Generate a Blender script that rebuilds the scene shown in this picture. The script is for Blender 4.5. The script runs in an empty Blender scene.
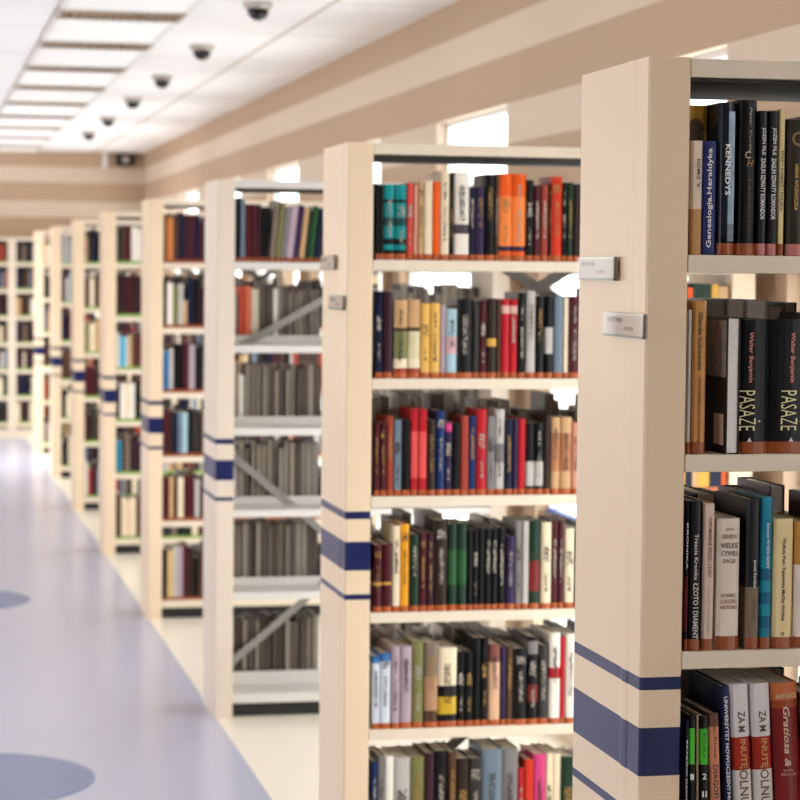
import bpy, math, random
from mathutils import Matrix, Vector
random.seed(7)
scene = bpy.context.scene
COL = scene.collection

# ------------------------------------------------------------------ camera, sky, exposure
YAW, PITCH, ROLL = 0.21510, 0.0540, 0.0100
cam_d = bpy.data.cameras.new('camera')
cam = bpy.data.objects.new('camera', cam_d); COL.objects.link(cam); scene.camera = cam
c_, s_ = math.cos(YAW), math.sin(YAW)
fw0, rt0, up0 = Vector((s_, c_, 0)), Vector((c_, -s_, 0)), Vector((0, 0, 1))
fw = math.cos(PITCH) * fw0 - math.sin(PITCH) * up0
u2 = math.cos(PITCH) * up0 + math.sin(PITCH) * fw0
rt = math.cos(ROLL) * rt0 + math.sin(ROLL) * u2
up = math.cos(ROLL) * u2 - math.sin(ROLL) * rt0
cam.matrix_world = Matrix(((rt.x, up.x, -fw.x, 0), (rt.y, up.y, -fw.y, 0), (rt.z, up.z, -fw.z, 1.751), (0, 0, 0, 1)))
cam_d.sensor_width = 36.0
cam_d.lens = 2369.26 / 800 * 36
cam_d.shift_x = -27.33 / 800
cam_d.clip_start = 0.05
cam_d.dof.use_dof = True
cam_d.dof.focus_distance = 3.86
cam_d.dof.aperture_fstop = 8.0

world = bpy.data.worlds.new('sky'); scene.world = world; world.use_nodes = True
wb = world.node_tree.nodes['Background']
wb.inputs['Color'].default_value = (1.0, 0.985, 0.955, 1)
wb.inputs['Strength'].default_value = 4.0
CEIL_LIGHT = 0.15
scene.view_settings.view_transform = 'Standard'
scene.view_settings.look = 'None'
scene.view_settings.gamma = 1.0
scene.view_settings.use_curve_mapping = False
scene.view_settings.exposure = 0.2

def area(name, loc, size, power, rot, color=(1, 1, 1)):
    l = bpy.data.lights.new(name, 'AREA'); l.shape = 'RECTANGLE'; l.size, l.size_y = size; l.energy = power; l.spread = math.radians(110); l.color = color
    o = bpy.data.objects.new(name, l); o.location = loc; o.rotation_euler = rot; COL.objects.link(o); return o

# added fill light brightening the far floor, standing in for an unseen window
area('far_floor_fill', (-1.6, 21.8, 2.0), (4.5, 2.0), 140, (0, math.radians(-38), 0), (1, 0.98, 0.95))

# ------------------------------------------------------------------ measures of the place
X0, PW, DEP, H = 1.1588, 0.0706, 0.395, 2.10           # aisle line, post width, bookcase depth and height
XR = 2.33                                             # wall end of the bookcases
YS = [3.661, 6.338, 9.144, 11.813, 14.56, 17.25, 19.95, 22.65]
LV = [1.783, 1.459, 1.136, 0.816, 0.492, 0.092]       # top faces of the boards
BT = 0.029
XW, YE, HC = 2.40, 25.05, 2.968                       # window wall, end wall, ceiling

# ------------------------------------------------------------------ materials
def lin(c):
    c = c / 255.0
    return c / 12.92 if c <= 0.04045 else ((c + 0.055) / 1.055) ** 2.4
def rgb(c): return (lin(c[0]), lin(c[1]), lin(c[2]), 1)
MATS = {}
def material(name, col, rough=0.5, spec=0.5, coat=0.0, metal=0.0, noise=0.06, nscale=30.0):
    if name in MATS: return MATS[name]
    m = bpy.data.materials.new(name); m.use_nodes = True
    nt = m.node_tree; b = nt.nodes['Principled BSDF']
    b.inputs['Roughness'].default_value = rough
    b.inputs['Specular IOR Level'].default_value = spec
    b.inputs['Metallic'].default_value = metal
    b.inputs['Coat Weight'].default_value = coat
    b.inputs['Coat Roughness'].default_value = 0.12
    tc = nt.nodes.new('ShaderNodeTexCoord'); nz = nt.nodes.new('ShaderNodeTexNoise')
    nz.inputs['Scale'].default_value = nscale
    nt.links.new(tc.outputs['Object'], nz.inputs['Vector'])
    mx = nt.nodes.new('ShaderNodeMix'); mx.data_type = 'RGBA'
    base = rgb(col)
    mx.inputs['A'].default_value = tuple(max(0, v * (1 - noise)) for v in base[:3]) + (1,)
    mx.inputs['B'].default_value = tuple(min(1, v * (1 + noise)) for v in base[:3]) + (1,)
    nt.links.new(nz.outputs['Fac'], mx.inputs['Factor'])
    nt.links.new(mx.outputs['Result'], b.inputs['Base Color'])
    MATS[name] = m
    return m

def banded(name, base, stops, axis='Z', rough=0.3, coat=0.0, soft=0.0008):
    """colour bands along an object axis: stops = [(lo, hi, colour)]"""
    m = bpy.data.materials.new(name); m.use_nodes = True
    nt = m.node_tree; b = nt.nodes['Principled BSDF']
    b.inputs['Roughness'].default_value = rough; b.inputs['Specular IOR Level'].default_value = 0.4
    b.inputs['Coat Weight'].default_value = coat; b.inputs['Coat Roughness'].default_value = 0.08
    tc = nt.nodes.new('ShaderNodeTexCoord'); sp = nt.nodes.new('ShaderNodeSeparateXYZ')
    nt.links.new(tc.outputs['Object'], sp.inputs[0])
    cur = None
    for lo, hi, c in stops:
        a = nt.nodes.new('ShaderNodeMath'); a.operation = 'SUBTRACT'; a.inputs[1].default_value = (lo + hi) / 2
        nt.links.new(sp.outputs[axis], a.inputs[0])
        ab = nt.nodes.new('ShaderNodeMath'); ab.operation = 'ABSOLUTE'; nt.links.new(a.outputs[0], ab.inputs[0])
        l = nt.nodes.new('ShaderNodeMath'); l.operation = 'LESS_THAN'; l.inputs[1].default_value = (hi - lo) / 2
        nt.links.new(ab.outputs[0], l.inputs[0])
        mx = nt.nodes.new('ShaderNodeMix'); mx.data_type = 'RGBA'
        if cur is None: mx.inputs['A'].default_value = rgb(base)
        else: nt.links.new(cur, mx.inputs['A'])
        mx.inputs['B'].default_value = rgb(c)
        nt.links.new(l.outputs[0], mx.inputs['Factor'])
        cur = mx.outputs['Result']
    nt.links.new(cur, b.inputs['Base Color'])
    return m

NAVY = (2, 19, 80)
STRIPES = [(1.0745, 1.0955, NAVY), (0.933, 1.0125, NAVY), (0.853, 0.868, NAVY)]
M_PANEL = banded('cream_laminate', (234, 210, 179), STRIPES, rough=0.36, coat=0.0)
M_PANEL_G = banded('grey_laminate', (222, 207, 190), STRIPES, rough=0.4, coat=0.0)
M_BOARD = material('cream_paint', (228, 213, 192), 0.42)
M_BOARD_G = material('grey_paint', (214, 209, 204), 0.42)
M_DARK = material('near_black', (26, 25, 24), 0.6)
M_UNDER = material('dark_underside', (64, 58, 54), 0.75, spec=0.15)
M_STEEL = material('grey_brace', (150, 146, 142), 0.45, metal=0.2)
M_PAPER = material('page_paper', (214, 205, 188), 0.85, noise=0.15, nscale=120)
M_PAPERW = material('white_page_paper', (232, 230, 226), 0.85, noise=0.1, nscale=120)
M_PAPERG = material('aged_page_paper', (150, 140, 126), 0.85, noise=0.2, nscale=90)
M_CARD = material('white_card', (222, 202, 186), 0.6)
M_WHITE = material('white_enamel', (238, 238, 236), 0.4)
M_BLACKP = material('black_plastic', (24, 24, 26), 0.2)
M_TAPE = material('brown_tape', (146, 68, 20), 0.35, noise=0.18, nscale=60)
M_TAPEO = material('orange_tape', (172, 80, 24), 0.35, noise=0.18, nscale=60)
M_TAPEP = material('pink_tape', (186, 112, 104), 0.35, noise=0.15, nscale=60)
M_TAPEG = material('green_tape', (120, 160, 60), 0.4)

def glass_mat(name, tint=(1, 1, 1), refl=0.12):
    m = bpy.data.materials.new(name); m.use_nodes = True
    nt = m.node_tree; nt.nodes.clear()
    out = nt.nodes.new('ShaderNodeOutputMaterial'); mx = nt.nodes.new('ShaderNodeMixShader')
    t = nt.nodes.new('ShaderNodeBsdfTransparent'); t.inputs[0].default_value = (*tint, 1)
    g = nt.nodes.new('ShaderNodeBsdfGlossy'); g.inputs['Roughness'].default_value = 0.03
    mx.inputs[0].default_value = refl
    nt.links.new(t.outputs[0], mx.inputs[1]); nt.links.new(g.outputs[0], mx.inputs[2]); nt.links.new(mx.outputs[0], out.inputs[0])
    return m
M_GLASS = glass_mat('window_glass', (0.97, 0.99, 1.0), 0.05)
M_ACRYL = glass_mat('clear_acrylic', (0.94, 0.95, 0.95), 0.05)

# ------------------------------------------------------------------ mesh helpers
class MB:
    def __init__(s): s.v, s.f, s.m, s.mats = [], [], [], []
    def mi(s, m):
        if m not in s.mats: s.mats.append(m)
        return s.mats.index(m)
    def box(s, x0, x1, y0, y1, z0, z1, m, M=None):
        n = len(s.v); P = [(x0, y0, z0), (x1, y0, z0), (x1, y1, z0), (x0, y1, z0), (x0, y0, z1), (x1, y0, z1), (x1, y1, z1), (x0, y1, z1)]
        if M is not None: P = [tuple(M @ Vector(p)) for p in P]
        s.v += P; k = s.mi(m)
        for f in ((0, 3, 2, 1), (4, 5, 6, 7), (0, 1, 5, 4), (1, 2, 6, 5), (2, 3, 7, 6), (3, 0, 4, 7)):
            s.f.append(tuple(n + i for i in f)); s.m.append(k)
        return s
    def prism(s, poly, segs):
        """poly (x, y) counter-clockwise, extruded through segs [(z0, z1, material)] stacked upward"""
        n = len(poly); base = len(s.v); zs = [segs[0][0]] + [q[1] for q in segs]
        for z in zs: s.v += [(x, y, z) for x, y in poly]
        for r, q in enumerate(segs):
            k = s.mi(q[2])
            for i in range(n):
                j = (i + 1) % n
                s.f.append((base + r * n + i, base + r * n + j, base + (r + 1) * n + j, base + (r + 1) * n + i)); s.m.append(k)
        s.f.append(tuple(base + i for i in reversed(range(n)))); s.m.append(s.mi(segs[0][2]))
        s.f.append(tuple(base + len(segs) * n + i for i in range(n))); s.m.append(s.mi(segs[-1][2]))
        return s
    def bar(s, a, b, wd, th, m):
        """flat bar from a to b in a plane y = const"""
        a, b = Vector(a), Vector(b); d = (b - a).normalized(); n = Vector((0, 1, 0)); p = d.cross(n)
        M = Matrix(((d.x, n.x, p.x, a.x), (d.y, n.y, p.y, a.y), (d.z, n.z, p.z, a.z), (0, 0, 0, 1)))
        return s.box(0, (b - a).length, -th / 2, th / 2, -wd / 2, wd / 2, m, M)
    def lathe(s, prof, m, cx=0, cy=0, n=28):
        base = len(s.v); k = s.mi(m)
        for r, z in prof: s.v += [(cx + r * math.cos(2 * math.pi * i / n), cy + r * math.sin(2 * math.pi * i / n), z) for i in range(n)]
        for q in range(len(prof) - 1):
            for i in range(n):
                j = (i + 1) % n
                s.f.append((base + q * n + i, base + q * n + j, base + (q + 1) * n + j, base + (q + 1) * n + i)); s.m.append(k)
        s.f.append(tuple(base + i for i in reversed(range(n)))); s.m.append(k)
        s.f.append(tuple(base + (len(prof) - 1) * n + i for i in range(n))); s.m.append(k)
        return s
    def build(s, name, parent=None, loc=None, smooth=False, bevel=0):
        me = bpy.data.meshes.new(name); me.from_pydata(s.v, [], s.f)
        for m in s.mats: me.materials.append(m)
        me.polygons.foreach_set('material_index', s.m)
        if smooth: me.polygons.foreach_set('use_smooth', [True] * len(s.f))
        me.update()
        o = bpy.data.objects.new(name, me); COL.objects.link(o)
        if parent is not None: o.parent = parent
        if loc is not None: o.location = loc
        if bevel:
            b = o.modifiers.new('edge', 'BEVEL'); b.width = bevel; b.segments = 2; b.limit_method = 'ANGLE'
        return o

def tag(o, label=None, cat=None, group=None, kind=None):
    if label: o['label'] = label
    if cat: o['category'] = cat
    if group: o['group'] = group
    if kind: o['kind'] = kind
    return o
def empty(name, loc=(0, 0, 0), rot=(0, 0, 0)):
    o = bpy.data.objects.new(name, None); o.empty_display_size = 0.1; o.location = loc; o.rotation_euler = rot; COL.objects.link(o); return o
def copy_tree(o, parent=None):
    c = o.copy(); COL.objects.link(c)
    if parent is not None: c.parent = parent
    for ch in list(o.children): copy_tree(ch, c)
    return c

def lettering(body, M, length, height, mat, parent, shear=0.0, name='title_lettering'):
    """text fitted to length x height, centred on the origin of M (its x axis the reading direction, its y axis the letter tops)"""
    cu = bpy.data.curves.new('lettering', 'FONT'); cu.body = body; cu.size = 1; cu.resolution_u = 2; cu.shear = shear; cu.fill_mode = 'BOTH'; cu.extrude = 0.001; cu.offset = -0.008 if body.startswith('PASA') else 0.012
    to = bpy.data.objects.new('lettering', cu); COL.objects.link(to)
    bpy.context.view_layer.update()
    me = bpy.data.meshes.new_from_object(to.evaluated_get(bpy.context.evaluated_depsgraph_get()))
    bpy.data.objects.remove(to); bpy.data.curves.remove(cu)
    xs = [v.co.x for v in me.vertices]; ys = [v.co.y for v in me.vertices]
    if not xs: return None
    lx, ly = max(xs) - min(xs), max(ys) - min(ys); mx, my = (max(xs) + min(xs)) / 2, (max(ys) + min(ys)) / 2
    for v in me.vertices: v.co = ((v.co.x - mx) * length / lx, (v.co.y - my) * height / ly, v.co.z * 0.25)
    me.materials.clear(); me.materials.append(mat)
    o = bpy.data.objects.new(name, me); COL.objects.link(o); o.parent = parent; o.matrix_local = M
    return o
def spine_frame(x, y, z, way):
    """frames on a plane that faces -y: 'down' reads top to bottom, 'up' bottom to top, 'flat' upright"""
    ax = {'down': ((0, 0, -1), (1, 0, 0)), 'up': ((0, 0, 1), (-1, 0, 0)), 'flat': ((1, 0, 0), (0, 0, 1))}[way]
    r, t = Vector(ax[0]), Vector(ax[1]); n = r.cross(t)
    return Matrix(((r.x, t.x, n.x, x), (r.y, t.y, n.y, y), (r.z, t.z, n.z, z), (0, 0, 0, 1)))

# ------------------------------------------------------------------ the room
def plain_wall_material(name):
    m = banded(name, (184, 157, 130), [(2.645, 2.805, (212, 194, 173)), (2.28, 2.445, (212, 194, 173)), (0.0, 0.45, (222, 200, 172))], rough=0.7)
    return m
M_WALL = plain_wall_material('striped_beige_wall')
def floor_mat():
    m = bpy.data.materials.new('vinyl_floor'); m.use_nodes = True; nt = m.node_tree; b = nt.nodes['Principled BSDF']
    b.inputs['Roughness'].default_value = 0.24; b.inputs['Specular IOR Level'].default_value = 0.5
    tc = nt.nodes.new('ShaderNodeTexCoord'); sp = nt.nodes.new('ShaderNodeSeparateXYZ'); nt.links.new(tc.outputs['Object'], sp.inputs[0])
    g = nt.nodes.new('ShaderNodeMath'); g.operation = 'GREATER_THAN'; g.inputs[1].default_value = 1.168
    nt.links.new(sp.outputs['X'], g.inputs[0])
    nz = nt.nodes.new('ShaderNodeTexNoise'); nz.inputs['Scale'].default_value = 60; nt.links.new(tc.outputs['Object'], nz.inputs['Vector'])
    a = nt.nodes.new('ShaderNodeMix'); a.data_type = 'RGBA'; a.inputs['A'].default_value = rgb((176, 177, 196)); a.inputs['B'].default_value = rgb((186, 187, 206))
    nt.links.new(nz.outputs['Fac'], a.inputs['Factor'])
    c = nt.nodes.new('ShaderNodeMix'); c.data_type = 'RGBA'; nt.links.new(g.outputs[0], c.inputs['Factor'])
    nt.links.new(a.outputs['Result'], c.inputs['A']); c.inputs['B'].default_value = rgb((244, 234, 216))
    nt.links.new(c.outputs['Result'], b.inputs['Base Color'])
    return m
def ceiling_mat():
    m = bpy.data.materials.new('ceiling_tiles'); m.use_nodes = True; nt = m.node_tree; b = nt.nodes['Principled BSDF']
    b.inputs['Roughness'].default_value = 0.8
    tc = nt.nodes.new('ShaderNodeTexCoord'); sp = nt.nodes.new('ShaderNodeSeparateXYZ'); nt.links.new(tc.outputs['Object'], sp.inputs[0])
    def line(axis, off, per, wd):
        s = nt.nodes.new('ShaderNodeMath'); s.operation = 'SUBTRACT'; s.inputs[1].default_value = off; nt.links.new(sp.outputs[axis], s.inputs[0])
        w = nt.nodes.new('ShaderNodeMath'); w.operation = 'PINGPONG'; w.inputs[1].default_value = per / 2; nt.links.new(s.outputs[0], w.inputs[0])
        l = nt.nodes.new('ShaderNodeMath'); l.operation = 'LESS_THAN'; l.inputs[1].default_value = wd / 2; nt.links.new(w.outputs[0], l.inputs[0])
        return l
    a = line('X', 0.08, 0.6, 0.022); c = line('Y', 0.2, 1.5, 0.022)
    mxm = nt.nodes.new('ShaderNodeMath'); mxm.operation = 'MAXIMUM'; nt.links.new(a.outputs[0], mxm.inputs[0]); nt.links.new(c.outputs[0], mxm.inputs[1])
    mx = nt.nodes.new('ShaderNodeMix'); mx.data_type = 'RGBA'; mx.inputs['A'].default_value = rgb((250, 250, 251)); mx.inputs['B'].default_value = rgb((205, 192, 180))
    nt.links.new(mxm.outputs[0], mx.inputs['Factor']); nt.links.new(mx.outputs['Result'], b.inputs['Base Color'])
    return m
M_FLOOR, M_CEIL = floor_mat(), ceiling_mat()
XL, YB = -4.5, -3.0
tag(MB().box(XL, XW + 0.25, YB, YE + 0.2, -0.1, 0, M_FLOOR).build('floor'), kind='structure')
tag(MB().box(XL, XW + 0.25, YB, YE + 0.2, HC, HC + 0.1, M_CEIL).build('ceiling'), kind='structure')
tag(MB().box(XL, XW + 0.25, YE, YE + 0.2, 0, HC, M_WALL).build('wall_far'), kind='structure')
tag(MB().box(XL, XW + 0.25, YB - 0.2, YB, 0, HC, M_WALL).build('wall_back'), kind='structure')
wl = MB().box(XL - 0.2, XL, YB - 0.2, 1.0, 0, HC, M_WALL); wl.box(XL - 0.2, XL, 1.0, YE, 0, 0.9, M_WALL); wl.box(XL - 0.2, XL, 1.0, YE, 2.3, HC, M_WALL)
for k in range(9): wl.box(XL - 0.2, XL, 3.4 + 2.69 * k, 3.7 + 2.69 * k, 0.9, 2.3, M_WALL)
tag(wl.build('wall_left'), kind='structure')
# window wall: tall openings above, low glazing invented below for the bright white between bookcases
WIN = [4.12 + 2.692 * k for k in range(-1, 8)]
LOW = [(w - 0.05, min(w + 2.16, YE - 0.3)) if k else (w - 0.05, w + 0.85) for k, w in enumerate(WIN)]
ZL0, ZL1, ZU0, ZU1 = 0.12, 1.765, 1.82, 2.445
wr = MB(); WT = 0.09
wr.box(XW, XW + WT, YB, YE, 0, ZL0, M_WALL); wr.box(XW, XW + WT, YB, YE, ZL1, ZU0, M_WALL); wr.box(XW, XW + WT, YB, YE, ZU1, HC, M_WALL)
y = YB; ylo = YB
for k, w in enumerate(WIN):
    w1 = min(w + 1.33, YE - 0.2)
    wr.box(XW, XW + WT, y, w, ZU0, ZU1, M_WALL); y = w1
    l0, l1 = LOW[k]
    wr.box(XW, XW + WT, ylo, l0, ZL0, ZL1, M_WALL); ylo = l1
wr.box(XW, XW + WT, y, YE, ZU0, ZU1, M_WALL); wr.box(XW, XW + WT, ylo, YE, ZL0, ZL1, M_WALL)
tag(wr.build('wall_right'), kind='structure')
M_BLUEF = material('blue_window_rail', (40, 84, 168), 0.4)
wn = 0
def window(y0, y1, z0, z1, rail=None):
    global wn
    wn += 1
    f = MB(); t = 0.022; xa, xb = XW + 0.05, XW + 0.09
    f.box(xa, xb, y0, y0 + t, z0, z1, M_WHITE); f.box(xa, xb, y1 - t, y1, z0, z1, M_WHITE)
    f.box(xa, xb, y0 + t, y1 - t, z0, z0 + t, M_WHITE); f.box(xa, xb, y0 + t, y1 - t, z1 - t, z1, M_WHITE)
    r = tag(f.build('window_%d' % wn), kind='structure')
    MB().box(XW + 0.075, XW + 0.081, y0 + t, y1 - t, z0 + t, z1 - t, M_GLASS).build('pane', r)
    if rail:
        MB().box(XW + 0.04, XW + 0.074, y0 + t, y1 - t, rail, rail + 0.03, M_BLUEF).build('glazing_rail', r)
for w in WIN:
    window(w, min(w + 1.33, YE - 0.2), ZU0, ZU1)
for l0, l1 in LOW:
    window(l0, l1, ZL0, ZL1, 0.80)
# blue inlaid discs in the aisle floor
M_DISC = material('blue_vinyl', (94, 112, 156), 0.25)
for k, yy in enumerate((8.17, 12.64)):
    d = MB().lathe([(0.46, 0.0), (0.46, 0.002)], M_DISC, n=64).build('trim_%d' % (k + 1), loc=(0.16, yy, 0)); tag(d, kind='structure')

# ------------------------------------------------------------------ ceiling fittings
def emit_mat(name, col, s):
    m = bpy.data.materials.new(name); m.use_nodes = True; b = m.node_tree.nodes['Principled BSDF']
    b.inputs['Base Color'].default_value = (0.9, 0.9, 0.9, 1); b.inputs['Emission Color'].default_value = (*col, 1); b.inputs['Emission Strength'].default_value = s
    return m
M_DIFF = emit_mat('light_diffuser', (1.0, 0.985, 0.96), CEIL_LIGHT)
M_BRASS = material('bronze_louvre', (180, 152, 118), 0.35, metal=0.3)
M_RIM = material('silver_rim', (190, 182, 174), 0.3, metal=0.5)
ORD = ['first', 'second', 'third', 'fourth', 'fifth', 'sixth', 'seventh', 'eighth', 'ninth', 'tenth', 'eleventh', 'twelfth', 'thirteenth', 'fourteenth', 'fifteenth',
       'sixteenth', 'seventeenth', 'eighteenth', 'nineteenth', 'twentieth', 'twenty-first', 'twenty-second', 'twenty-third', 'twenty-fourth', 'twenty-fifth', 'twenty-sixth',
       'twenty-seventh', 'twenty-eighth', 'twenty-ninth', 'thirtieth', 'thirty-first', 'thirty-second', 'thirty-third', 'thirty-fourth', 'thirty-fifth', 'thirty-sixth', 'thirty-seventh', 'thirty-eighth', 'thirty-ninth', 'fortieth']
def ceiling_light(yc):
    r = empty('ceiling_light', (0.98, yc, HC))
    f = MB(); f.box(-0.3, 0.3, -0.56, -0.535, -0.02, 0, M_WHITE); f.box(-0.3, 0.3, 0.535, 0.56, -0.02, 0, M_WHITE)
    f.box(-0.3, -0.275, -0.535, 0.535, -0.02, 0, M_WHITE); f.box(0.275, 0.3, -0.535, 0.535, -0.02, 0, M_WHITE); f.build('frame', r)
    MB().box(-0.274, 0.274, -0.534, 0.534, -0.012, -0.002, M_DIFF).build('diffuser', r)
    return r
def ceiling_vent(yc):
    r = empty('ceiling_vent', (0.98, yc, HC))
    f = MB(); f.box(-0.3, 0.3, -0.17, -0.15, -0.02, 0, M_RIM); f.box(-0.3, 0.3, 0.15, 0.17, -0.02, 0, M_RIM)
    f.box(-0.3, -0.28, -0.15, 0.15, -0.02, 0, M_RIM); f.box(0.28, 0.3, -0.15, 0.15, -0.02, 0, M_RIM); f.build('frame', r)
    MB().box(-0.279, 0.279, -0.149, 0.149, -0.004, -0.001, M_BRASS).build('backing', r)
    g = MB()
    for k in range(14):
        x = -0.265 + k * 0.041
        g.box(x, x + 0.012, -0.148, 0.148, -0.018, -0.005, M_BRASS)
    g.build('louvre', r)
    return r
vents, lamps = [], []
for k in range(10):
    yv = 11.40 + 1.55 * k
    if yv > 24.2: break
    if k == 0:
        lamp0 = ceiling_light(yv - 0.78); lamps.append(lamp0); v0 = ceiling_vent(yv); vents.append(v0)
    else:
        v = copy_tree(v0); v.location.y = yv; vents.append(v)
    l = copy_tree(lamp0); l.location.y = yv + 0.78; lamps.append(l)
for k, l in enumerate(sorted(lamps, key=lambda o: o.location.y)):
    tag(l, 'glowing white ceiling light panel beside the bronze vents, %s from the camera' % ORD[k], 'ceiling light', 'light panels in the ceiling strip')
for k, v in enumerate(vents):
    tag(v, 'bronze louvred ceiling vent between white light panels, %s from the camera' % ORD[k], 'vent', 'louvred vents in the ceiling strip')
d0 = empty('ceiling_dome', (1.55, 10.79, HC))
MB().lathe([(0.052, -0.03), (0.066, -0.022), (0.068, 0)], M_RIM).build('base', d0, smooth=True)
MB().lathe([(0.004, -0.082), (0.02, -0.079), (0.035, -0.07), (0.045, -0.055), (0.05, -0.031)], M_BLACKP).build('dome', d0, smooth=True)
for k, yy in enumerate((10.79, 12.92, 15.0, 17.0, 19.2, 21.27)):
    d = d0 if k == 0 else copy_tree(d0)
    d.location.y = yy
    tag(d, 'small dark dome on a silver base under the ceiling, %s from the camera' % ORD[k], 'ceiling dome', 'dark domes in a row on the ceiling')
wf = empty('wall_fixture', (2.2, YE, 2.89))
MB().box(-0.1, 0.1, -0.1, -0.001, -0.065, 0.06, M_BLACKP).build('housing', wf, bevel=0.01)
MB().box(-0.03, 0.03, -0.14, -0.1005, -0.03, 0.03, M_RIM).build('front_cap', wf)
tag(wf, 'small black box mounted high in the far corner under the ceiling', 'fixture')
wg = MB().box(-0.022, 0.022, -0.06, -0.001, -0.08, 0.07, M_WHITE).build('wall_sensor', loc=(1.99, YE, 2.885), bevel=0.006)
tag(wg, 'small white box on the end wall beside the black corner box', 'sensor')

# ------------------------------------------------------------------ bookcases
UNIT = ['front', 'second', 'third', 'fourth', 'fifth', 'sixth', 'seventh', 'eighth']
def panel_poly(flip=False):
    p = [(0.004, 0.0), (PW - 0.003, 0.0), (PW, 0.003), (PW, DEP - 0.003), (PW - 0.003, DEP), (0.004, DEP), (0.0, DEP - 0.004)]
    # shallow ridges run down the aisle face beside both edges
    for yr in (0.085,):
        p += [(0.0, yr + 0.022), (-0.0016, yr + 0.012), (-0.0016, yr - 0.012), (0.0, yr - 0.022)]
    p += [(0.0, 0.004)]
    if flip: p = [(PW - x, y) for x, y in reversed(p)]
    return p
def make_bookcase(panel, board):
    r = empty('bookcase', (X0, 0, 0))
    L = XR - X0
    MB().prism(panel_poly(), [(0, H, panel)]).build('end_panel', r)
    MB().prism(panel_poly(True), [(0, H, panel)]).build('end_panel', r).location.x = L - PW
    a, b = PW + 0.0005, L - PW - 0.0005
    MB().box(a, b, 0, DEP, H - 0.031, H - 0.001, board).build('top_board', r, bevel=0.002)
    MB().box(a, b, 0.006, DEP - 0.006, H - 0.037, H - 0.0315, M_UNDER).build('top_underside', r)  # dark sheet covering the whole underside of the top board
    for z in LV[:5]:
        s = MB().box(a, b, 0, DEP, z - BT, z, board)
        s.box(a, b, DEP / 2 + 0.003, DEP / 2 + 0.006, z, z + 0.034, board)
        s.build('shelf_board', r, bevel=0.0015)
    z = LV[5]
    s = MB().box(a, b, 0, DEP, z - 0.036, z, board); s.box(a, b, DEP / 2 + 0.003, DEP / 2 + 0.006, z, z + 0.055, board); s.build('base_shelf', r, bevel=0.0015)
    MB().box(a, b, 0.03, DEP - 0.03, 0, z - 0.0365, M_DARK).build('plinth', r)  # near-black block painted in for the shaded gap under the base shelf
    for (za, zb) in ((1.42, 2.0), (0.17, 1.03)):
        q = MB(); yc = DEP / 2 - 0.004
        q.bar((a, yc, za), (b, yc, zb), 0.03, 0.002, M_STEEL); q.bar((a, yc + 0.0025, zb), (b, yc + 0.0025, za), 0.03, 0.002, M_STEEL)
        q.build('cross_brace', r)
    return r
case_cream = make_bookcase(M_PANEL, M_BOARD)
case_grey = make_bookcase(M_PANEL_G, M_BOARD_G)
BL = ['tall cream bookcase with two clear label holders on its end panel, first along the aisle',
      'tall cream bookcase with blue stripes and six packed shelves, second along the aisle',
      'pale grey steel bookcase with cross braces and half-empty front shelves, third along the aisle',
      'cream bookcase with blue stripes just beyond the pale grey one, fourth along the aisle',
      'cream bookcase with blue stripes and green book labels, fifth along the aisle',
      'cream bookcase with blue stripes, sixth along the aisle',
      'cream bookcase with blue stripes, seventh along the aisle',
      'cream bookcase with blue stripes closest to the end wall, eighth along the aisle']
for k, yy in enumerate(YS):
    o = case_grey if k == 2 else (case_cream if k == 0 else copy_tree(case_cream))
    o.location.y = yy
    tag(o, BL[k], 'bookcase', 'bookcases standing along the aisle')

# bookcases on the end wall
def end_bookcase(xa, label):
    r = empty('wall_bookcase', (xa, YE - 0.36, 0)); w = 0.92; t = 0.04
    MB().box(0, t, 0, 0.35, 0, 2.06, M_BOARD).build('side_panel', r); MB().box(w - t, w - 0.001, 0, 0.35, 0, 2.06, M_BOARD).build('side_panel', r)
    MB().box(t, w - t, 0, 0.35, 2.03, 2.06, M_BOARD).build('top_board', r)
    for k in range(7):
        z = 1.80 - 0.275 * k
        MB().box(t, w - t, 0, 0.34, z - 0.035, z, M_BOARD).build('shelf_board', r)
    MB().box(t, w - t, 0.34, 0.35, 0, 2.03, M_DARK).build('back_panel', r)
    MB().box(t, w - t, 0.02, 0.33, 0, 0.09, M_BOARD).build('plinth', r)
    return tag(r, label, 'bookcase', 'bookcases against the end wall')
end_bookcase(0.10, 'cream bookcase on the end wall, the one standing clear of the aisle bookcases')
end_bookcase(1.022, 'cream bookcase on the end wall, partly behind the last aisle bookcase')

# ------------------------------------------------------------------ books
PAL = {'black': (10, 9, 11), 'dark grey': (50, 47, 46), 'navy': (17, 22, 50), 'teal': (16, 138, 140), 'coral red': (208, 72, 66), 'salmon': (208, 146, 124), 'tan': (196, 156, 112),
       'cream': (228, 212, 182), 'orange': (226, 88, 18), 'white': (232, 224, 212), 'purple': (46, 32, 68), 'brown': (80, 54, 38), 'maroon': (74, 22, 30), 'red': (178, 24, 36),
       'vermilion': (204, 54, 28), 'grey': (124, 120, 120), 'light grey': (184, 178, 172), 'yellow': (224, 178, 92), 'lilac': (172, 152, 164), 'pale blue': (164, 194, 206),
       'blue': (20, 44, 94), 'pink': (206, 66, 124), 'dark green': (26, 50, 36), 'green': (40, 84, 46), 'olive': (120, 118, 70), 'grey-blue': (108, 124, 140), 'amber': (232, 158, 32),
       'dark brown': (46, 31, 25), 'taupe': (122, 108, 94), 'ochre': (206, 158, 66), 'red-brown': (158, 62, 48), 'plum': (54, 26, 38)}
def cover(c, gloss=0.35):
    if isinstance(c, str): return material('cover_' + c.replace(' ', '_').replace('-', '_'), PAL[c], gloss, spec=0.2, coat=0.02, noise=0.14, nscale=14)
    return material('cover_%d_%d_%d' % c, c, gloss, spec=0.22, coat=0.03, noise=0.1, nscale=14)
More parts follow.
